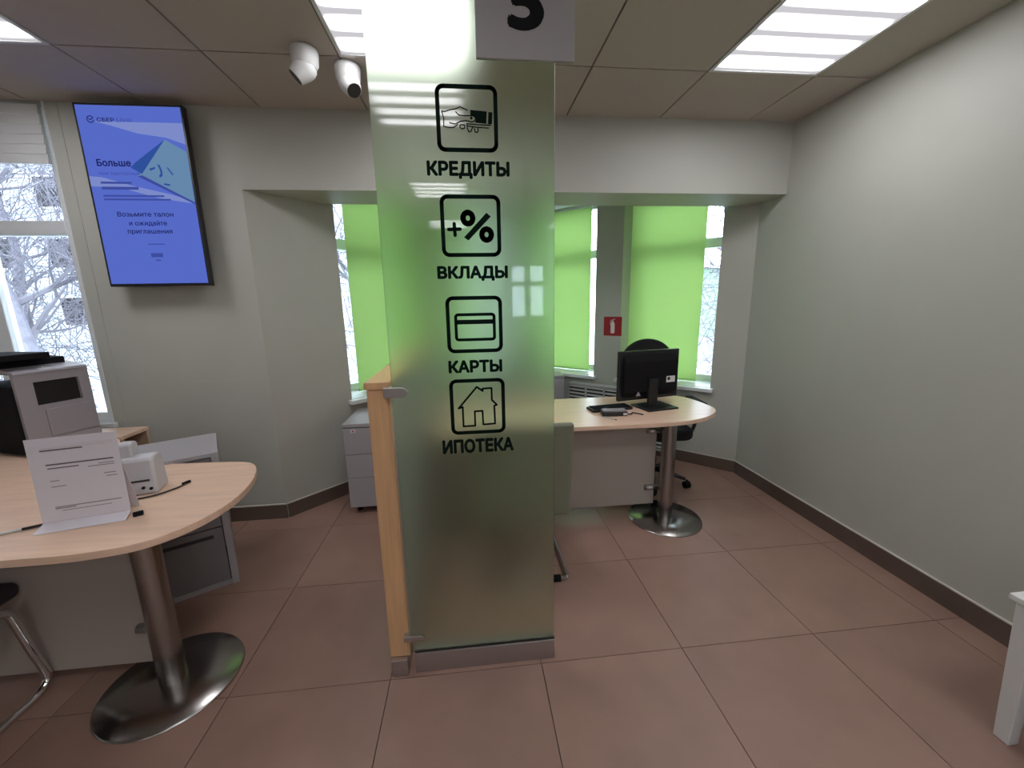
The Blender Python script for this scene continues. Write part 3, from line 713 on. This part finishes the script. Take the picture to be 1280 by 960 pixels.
for pts in ([(.60,.335),(.66,.325),(.66,.335),(.61,.347)], [(.685,.31),(.71,.315),(.725,.35),(.72,.375),(.69,.385),(.685,.375),(.705,.36),(.70,.335)], [(.77,.325),(.79,.33),(.83,.365),(.82,.372)], [(.72,.415),(.78,.42),(.78,.43),(.72,.425)]):
    graphic(pts, 'screen_dkblue', 0.0012)

# ------------------------------------------------------------------ ceiling cameras
def dome_cam(x, y, label, aim):
    t = thing('security_camera', label, 'camera', (x, y, ZC))
    shade_auto(MB().lathe([(0.046,-0.078),(0.056,-0.060),(0.060,-0.012),(0.056,-0.001)], 28).build('base', 'white', t), 50)
    q = Vector((0, 0, -1)).rotation_difference(Vector(aim).normalized()).to_matrix().to_4x4()
    m = Matrix.Translation((0, 0, -0.072)) @ q
    hd = shade_auto(MB().lathe([(0.036,-0.064),(0.041,-0.050),(0.049,-0.018),(0.050,0.0),(0.044,0.02),(0.020,0.038)], 28).xf(m).build('camera_head', 'white', t), 50)
    shade_auto(MB().lathe([(0.033,-0.0665),(0.033,-0.0643)], 24).xf(m).build('lens', 'black', hd))
    return t
dome_cam(-0.690, 2.150, 'white turret camera on the ceiling, the one farther from the glass', (-0.70, -0.14, -0.68))
dome_cam(-0.535, 2.265, 'white turret camera on the ceiling, the one close to the glass', (0.45, -0.45, -0.75))

# ------------------------------------------------------------------ red fire extinguisher sign (bay right wall)
fs = thing('fire_sign', 'red square sign with a white fire extinguisher between the bay windows', 'sign', (*APEX, 0), -PI/4)
fu0 = (1.307-APEX[0])*math.sqrt(2); fu1 = (1.437-APEX[0])*math.sqrt(2)
B(fu0, fu1, -0.003, -0.0003, 1.109, 1.289).build('plate', 'red', fs)
fc = (fu0+fu1)/2
ex = MB().prism_xz(rrect(fc-0.020, fc+0.020, 1.132, 1.235, 0.012), -0.0042, -0.0033)
ex.prism_xz([(fc-0.010,1.232),(fc+0.010,1.232),(fc+0.010,1.250),(fc-0.010,1.250)], -0.0042, -0.0033)
stroke(ex, [(fc-0.022,1.245),(fc-0.014,1.258),(fc+0.002,1.258),(fc+0.020,1.268)], 0.006, -0.0042, -0.0033)
stroke(ex, [(fc-0.022,1.245),(fc-0.027,1.215)], 0.004, -0.0042, -0.0033)
ex.build('extinguisher_symbol', 'signwhite', fs)

# radiator cover with slats
rd = thing('radiator', 'white slatted radiator under the bay window beside the desk', 'radiator', (*APEX, 0), -PI/4)
ra, rb, rz0, rz1, ry = 0.72, 1.72, 0.10, 0.62, -0.10
B(ra, rb, ry+0.012, -0.015, rz0, rz1-0.022).build('core', 'seam', rd)
B(ra, rb, ry, -0.004, rz1-0.020, rz1).build('top_rail', 'slatwhite', rd, 0.002)
B(ra, rb, ry, ry+0.011, rz0-0.02, rz0).build('bottom_rail', 'slatwhite', rd, 0.002)
ndiv = 5; step = (rb-ra)/ndiv
for k in range(ndiv+1):
    u = ra+step*k; B(u-0.008, u+0.008, ry-0.002, ry+0.011, rz0, rz1-0.022).build('divider', 'slatwhite', rd)
sl = None
for k in range(ndiv):
    for q in range(14):
        zz = rz0+0.012+q*0.036
        o = MB().add([(0.010,0.0,0.0),(step-0.010,0.0,0.0),(step-0.010,0.009,0.016),(0.010,0.009,0.016),(0.010,0.003,0.0),(step-0.010,0.003,0.0),(step-0.010,0.0112,0.016),(0.010,0.0112,0.016)],
            [(0,1,2,3),(7,6,5,4),(1,0,4,5),(2,1,5,6),(3,2,6,7),(0,3,7,4)])
        if sl is None: sl = o.mesh('slat'); sl.materials.append(M['slatwhite'])
        s_ = obj('slat', sl, None, rd); s_.location = (ra+step*k, ry, zz)
for k in (0.15, 1.05): B(ra+k, ra+k+0.02, ry+0.02, ry+0.04, 0, rz0-0.001).build('foot', 'slatwhite', rd)

# ------------------------------------------------------------------ monitor and devices on the bay desk
mo = thing('monitor', 'black computer monitor seen from behind on the bay desk', 'monitor', (1.205, 2.57, 0.7205), math.radians(12))
MW = 0.475; z0, z1 = 0.055, 0.390
B(-MW/2, MW/2, 0.012, 0.038, z0, z1).build('bezel', 'black', mo, 0.004)
MB().prism_yz([(0.0115, z0+0.02), (0.0115, z1-0.02), (-0.020, z1-0.07), (-0.022, z0+0.06)], -MW/2+0.03, MW/2-0.03).build('back_cover', 'blackm', mo, 0.006)
B(MW/2-0.090, MW/2-0.040, 0.0095, 0.0112, z0+0.11, z0+0.16)
st = MB().prism_xz([(0.115,0.167),(0.185,0.167),(0.185,0.210),(0.115,0.210)], -0.0228, -0.0222)
rating = st.build('rating_label', 'signwhite', mo)
MB().prism_xz([(0.134+0.012*math.cos(k*PI/6), 0.192+0.012*math.sin(k*PI/6)) for k in range(12)], -0.0232, -0.0229).build('symbol', 'black', rating)
B(-0.035, 0.035, -0.045, -0.0225, 0.012, 0.20).build('stand_neck', 'black', mo, 0.004)
B(-0.09, 0.15, -0.12, 0.08, 0.0, 0.012).build('stand_foot', 'black', mo, 0.004)
MB().prism_xz([(-0.125,z0+0.035),(-0.085,z0+0.035),(-0.105,z0+0.065)], -0.0232, -0.0227).build('emblem', 'printer', mo)
kb = thing('keyboard', 'black keyboard lying behind the monitor foot on the bay desk', 'keyboard', (0.935, 2.555, 0.7205), math.radians(8))
B(-0.16, 0.13, -0.055, 0.055, 0, 0.018).build('body', 'black', kb, 0.005)
kme = None
for r in range(4):
    for c in range(12):
        if kme is None: kme = B(-0.0095, 0.0095, -0.009, 0.009, 0, 0.005).mesh('key'); kme.materials.append(M['blackm'])
        k_ = obj('key', kme, None, kb); k_.location = (-0.137+c*0.0225, -0.036+r*0.024, 0.0182)
cm_ = thing('card_reader', 'dark card reader with grey top lying on the bay desk', 'device', (0.905, 2.41, 0.7205), math.radians(-4))
B(-0.085, 0.075, -0.035, 0.035, 0.0, 0.030).build('body', 'black', cm_, 0.006)
B(-0.080, 0.070, -0.030, 0.034, 0.0302, 0.038).build('top_cover', 'printer', cm_, 0.003)
B(0.045, 0.07, -0.037, -0.0352, 0.008, 0.022).build('button', 'device', cm_, 0.001)
p2 = thing('pen', 'pale pen lying in front of the dark card reader', 'pen', (0.85, 2.335, 0.7245), math.radians(-58))
MB().tube([(-0.045,0,0),(0.040,0,0)], 0.004, 8).build('barrel', 'device', p2, smooth=True)
MB().tube([(0.0402,0,0),(0.052,0,0)], [0.004,0.001], 8).build('tip', 'cable', p2, smooth=True)
MB().tube([(-0.05,0,0),(-0.0452,0,0)], 0.003, 8).build('push_button', 'cable', p2, smooth=True)
o = MB().tube(smooth_loop([(0.985,2.415,0.725),(1.01,2.40,0.725),(1.03,2.43,0.725),(1.06,2.405,0.725),(1.08,2.375,0.725)], 5, closed=False), 0.004, 8).build('cable', 'cable', None, smooth=True)
tag(o, 'short black cable between the card reader and monitor foot', 'cable')

# ------------------------------------------------------------------ chairs
def cushion(mb, x0, x1, y0, y1, z0, z1): return mb.box(x0,x1,y0,y1,z0,z1)
def visitor_chair(name, label, loc, rz, pad):
    t = thing(name, label, 'chair', loc, rz)
    # faces +y; rear cross bar on the floor, cantilever frame
    W2 = 0.235; r = 0.0145
    for s in (-1, 1):
        x = s*W2
        path = [(x*0.94,-0.245,r),(x,-0.205,r),(x,0.05,r),(x,0.16,r),(x,0.205,r+0.02),(x,0.215,0.07),(x,0.19,0.20),(x,0.165,0.34),(x,0.15,0.385),(x,0.10,0.405),(x,-0.12,0.40),(x,-0.18,0.42),(x*0.98,-0.205,0.48),(x*0.97,-0.235,0.66)]
        MB().tube(smooth_loop(path, 3, closed=False), r, 12).build('frame_tube', 'chrome', t, smooth=True)
    MB().tube([(-W2*0.94,-0.245,r),(W2*0.94,-0.245,r)], r, 12).build('rear_bar', 'chrome', t, smooth=True)
    B(-W2+0.02, W2-0.02, -0.20, 0.235, 0.405, 0.465).build('seat', pad, t, 0.022, seg=4)
    bp = MB().prism_yz([(-0.185,0.36),(-0.205,0.50),(-0.235,0.70),(-0.262,0.875),(-0.30,0.878),(-0.282,0.72),(-0.252,0.52),(-0.235,0.37)], -W2-0.012, W2+0.012)
    bp.build('backrest', pad, t, 0.018, seg=4)
    for s in (-1, 1): B(s*W2-0.018, s*W2+0.018, -0.155, -0.12, -0.0+0.385, 0.404).build('frame_clip', 'blackm', t, 0.002)
    for s in (-1, 1): MB().tube([(s*W2*0.75-0.018,-0.245,r),(s*W2*0.75+0.018,-0.245,r)], r+0.004, 10).build('floor_glide', 'blackm', t, smooth=True)
    return t
visitor_chair('visitor_chair', 'cream padded visitor chair on chrome runners beside the frosted glass', (0.232, 2.085, 0), 0, 'cream')
visitor_chair('visitor_chair', 'dark padded visitor chair tucked under the curved desk', (-1.915, 1.275, 0), 0.0, 'dkseat')

oc = thing('office_chair', 'black swivel office chair behind the bay desk', 'chair', (1.425, 2.93, 0), math.radians(-6))
for k in range(5):
    a = math.radians(90+72*k+20)
    c, s = math.cos(a), math.sin(a)
    MB().tube([(0.03*c,0.03*s,0.105),(0.16*c,0.16*s,0.09),(0.26*c,0.26*s,0.07)], [0.022,0.018,0.013], 8).build('leg', 'black', oc, smooth=True)
    q = Matrix.Translation((0.27*c,0.27*s,0)) @ Matrix.Rotation(a+0.9, 4, 'Z')
    cw = MB()
    for sd in (-1, 1): cw.tube([(sd*0.012-0.008,0,0.028),(sd*0.012+0.008,0,0.028)], 0.028, 14)
    cw.tube([(0,0,0.04),(0,0,0.068)], 0.008, 8); cw.xf(q).build('caster', 'blackm', oc)
MB().lathe([(0.032,0.07),(0.032,0.20),(0.020,0.205),(0.020,0.40)], 20).build('gas_lift', 'black', oc)
MB().prism(rrect(-0.24,0.24,-0.24,0.23,0.10,6), 0.41, 0.49).build('seat', 'fabric', oc, 0.025, seg=3)
ptsb = []
for k in range(0, 25):
    t_ = PI*k/24; ptsb.append((0.215*math.cos(t_), 0.94+0.19*math.sin(t_)))
ptsb += [(-0.225,0.80),(-0.20,0.64),(-0.14,0.58),(0.14,0.58),(0.20,0.64),(0.225,0.80)]
MB().prism_xz(ptsb, 0.215, 0.27).build('backrest', 'fabric', oc, 0.018, seg=3)
MB().prism_yz([(0.10,0.395),(0.30,0.395),(0.30,0.75),(0.275,0.75),(0.275,0.415),(0.10,0.408)], -0.03, 0.03).build('back_bar', 'black', oc)
for s in (-1, 1):
    MB().tube(smooth_loop([(s*0.16,-0.05,0.40),(s*0.26,-0.07,0.42),(s*0.29,-0.09,0.55),(s*0.29,-0.10,0.665)], 4, closed=False), 0.014, 8).build('arm_post', 'black', oc, smooth=True)
    B(s*0.29-0.03, s*0.29+0.03, -0.20, 0.07, 0.662, 0.69).build('armrest', 'blackm', oc, 0.010)

# ------------------------------------------------------------------ white side table at the right edge
wt = thing('side_table', 'small white wooden table standing at the bare wall', 'table', (1.92, 0.70, 0))
tx0, tx1, ty0, ty1 = -0.275, 0.24, -0.26, 0.235
B(tx0, tx1, ty0, ty1, 0.505, 0.525).build('tabletop', 'white', wt, 0.003)
for lx in (tx0+0.012, tx1-0.065):
    for ly in (ty0+0.012, ty1-0.065):
        MB().add([(lx+0.028,ly+0.004,0),(lx+0.068,ly+0.004,0),(lx+0.068,ly+0.044,0),(lx+0.028,ly+0.044,0),(lx,ly,0.504),(lx+0.053,ly,0.504),(lx+0.053,ly+0.053,0.504),(lx,ly+0.053,0.504)] if lx < 0 else
                 [(lx,ly+0.004,0),(lx+0.04,ly+0.004,0),(lx+0.04,ly+0.044,0),(lx,ly+0.044,0),(lx,ly,0.504),(lx+0.053,ly,0.504),(lx+0.053,ly+0.053,0.504),(lx,ly+0.053,0.504)],
                 [(0,3,2,1),(4,5,6,7),(0,1,5,4),(1,2,6,5),(2,3,7,6),(3,0,4,7)]).build('leg', 'white', wt, 0.003)
for ly in (ty0+0.02, ty1-0.05): B(tx0+0.066, tx1-0.066, ly, ly+0.02, 0.42, 0.503).build('apron', 'white', wt, 0.002)
for ly in (ty0+0.02, ty1-0.05): B(tx0+0.062, tx1-0.060, ly, ly+0.02, 0.150, 0.168).build('stretcher', 'white', wt, 0.002)
B(tx0+0.07, tx1-0.07, ty0+0.05, ty1-0.06, 0.1685, 0.172).build('shelf', 'grey', wt)

# ------------------------------------------------------------------ outside: ground, trees, buildings
struct(B(-40, 40, 3.2, 60, -0.75, -0.55).build('ground', 'snow'), 'pale snowy yard seen through the windows', 'ground')
def rot_about(v, ax, a): return Matrix.Rotation(a, 3, ax) @ v
def tree(name, label, base, height, r0, lean, seed, depth=5, bend=None, group='bare trees in the yard'):
    rnd = random.Random(seed); t = thing(name, label, 'tree', base, 0, group)
    trunk = MB(); br_ = MB()
    pts = [Vector((0,0,0))]; n = 8; d = Vector((lean[0], lean[1], 1)).normalized()
    for k in range(n):
        dd = (d + Vector((rnd.uniform(-.18,.18), rnd.uniform(-.18,.18), 0)) + (Vector(bend[k]) if bend and k < len(bend) else Vector((0,0,0)))).normalized()
        pts.append(pts[-1]+dd*height/n)
    sm = smooth_loop([tuple(p) for p in pts], 3, closed=False)
    trunk.tube(sm, [r0*(1-0.75*i/(len(sm)-1)) for i in range(len(sm))], 9)
    def grow(p, d, L, r, lev):
        q = [p]; dd = d.copy(); m = 4
        for k in range(m):
            dd = (dd+Vector((rnd.uniform(-.28,.28), rnd.uniform(-.28,.28), rnd.uniform(-.12,.22)))).normalized(); q.append(q[-1]+dd*L/m)
        br_.tube(q, [r*(1-0.65*i/m) for i in range(m+1)], 5 if lev < 2 else 3, cap=False)
        if lev < depth-1:
            for k in range(rnd.choice((3, 4, 4))):
                i = rnd.randint(1, m); ax = dd.orthogonal().normalized(); ax = rot_about(ax, dd, rnd.uniform(0, 2*PI))
                grow(q[i], rot_about(dd, ax, rnd.uniform(.45, .95)), L*rnd.uniform(.55, .72), r*0.5, lev+1)
    for k in range(13):
        i = rnd.randint(3, n); a = rnd.uniform(0, 2*PI)
        grow(pts[i], Vector((math.cos(a), math.sin(a), rnd.uniform(0.1, .8))).normalized(), height*rnd.uniform(.26, .40), r0*(0.42-0.03*i), 1)
    shade_auto(trunk.build('trunk', 'bark', t)); br_.build('branches', 'twig', t)
    return t
tree('bare_tree', 'leaning bare tree with a bent trunk outside the printer window', (-5.0, 6.0, -0.55), 4.6, 0.15, (-0.16, 0.0), 3, 5,
     bend=[(-.3,0,0),(-.45,0,0),(-.3,0,0),(.1,0,0),(.1,0,0),(0,0,0)])
tree('bare_tree', 'thin bare tree behind the leaning one outside the printer window', (-6.6, 9.2, -0.55), 5.5, 0.12, (0.1, 0), 11, 5)
tree('bare_tree', 'bushy bare tree far back beyond the printer window', (-11.2, 11.5, -0.55), 6.5, 0.15, (0.05, 0), 21, 5)
tree('bare_tree', 'bare tree outside the bay window above the drawer unit', (-2.2, 10.4, -0.55), 6.0, 0.14, (0.05, 0), 31, 5)
tree('bare_tree', 'bare tree outside the bay window behind the office chair', (4.6, 6.6, -0.55), 5.5, 0.10, (-0.05, 0), 41, 5)
bd = thing('apartment_block', 'pale building beyond the bare trees outside the printer window', 'building', (-14.0, 22.0, -0.55))
B(-9, 9, 0, 6, 0, 9).build('wall', 'house', bd)
for r in range(3):
    for c in range(7):
        wdw = B(-8+c*2.4, -6.8+c*2.4, -0.06, -0.01, 1.2+r*2.7, 2.7+r*2.7).build('window', 'frame', bd)
        B(-7.9+c*2.4, -6.9+c*2.4, -0.08, -0.065, 1.3+r*2.7, 2.6+r*2.7).build('pane', 'printer_dk', wdw)
MB().prism_yz([(-0.5,9.0),(6.5,9.0),(3.0,10.6)], -9.3, 9.3).build('roof', 'printer', bd)
gs = thing('outbuilding', 'pale green outbuilding glimpsed beside the blind behind the office chair', 'building', (8.2, 12.6, -0.55), -0.5)
B(-3, 3, 0, 3, 0.75, 2.95).build('wall', 'gshed', gs)
B(-3.02, 3.02, -0.02, 3.02, 0, 0.74).build('plinth', 'house', gs)
MB().prism_yz([(-0.25,2.951),(3.25,2.951),(1.5,3.3)], -3.2, 3.2).build('roof', 'printer', gs)
for c in (-1.6, 0.6):
    wdw = B(c, c+0.9, -0.05, -0.01, 1.3, 2.4).build('window', 'frame', gs); B(c+.06, c+.84, -0.07, -0.055, 1.36, 2.34).build('pane', 'printer_dk', wdw)
def thicket(name, label, x0, x1, y0, y1, h, n, seed):
    rnd = random.Random(seed); mb = MB()
    for k in range(n):
        p = Vector((rnd.uniform(x0, x1), rnd.uniform(y0, y1), rnd.uniform(-0.55, h)))
        d = Vector((rnd.uniform(-1, 1), rnd.uniform(-.5, .5), rnd.uniform(-.2, 1.2))).normalized(); q = [p]
        for j in range(3):
            d = (d+Vector((rnd.uniform(-.5, .5), rnd.uniform(-.3, .3), rnd.uniform(-.3, .3)))).normalized(); q.append(q[-1]+d*rnd.uniform(.2, .45))
        r = rnd.uniform(.006, .016); mb.tube(q, [r, r*.8, r*.6, r*.3], 3, cap=False)
    o = mb.build(name, 'twig'); tag(o, label, 'shrubs', kind='stuff')
thicket('bare_thicket', 'dense tangle of bare twigs in the yard beyond the printer window', -17, -4, 9, 14, 5.5, 5500, 5)
thicket('bare_thicket', 'tangle of bare twigs beyond the bay window over the drawer unit', -3.5, 0.5, 8, 11, 6, 900, 6)
thicket('bare_thicket', 'tangle of bare twigs above the pale green outbuilding', 5, 11, 8, 10.5, 7, 1800, 8)
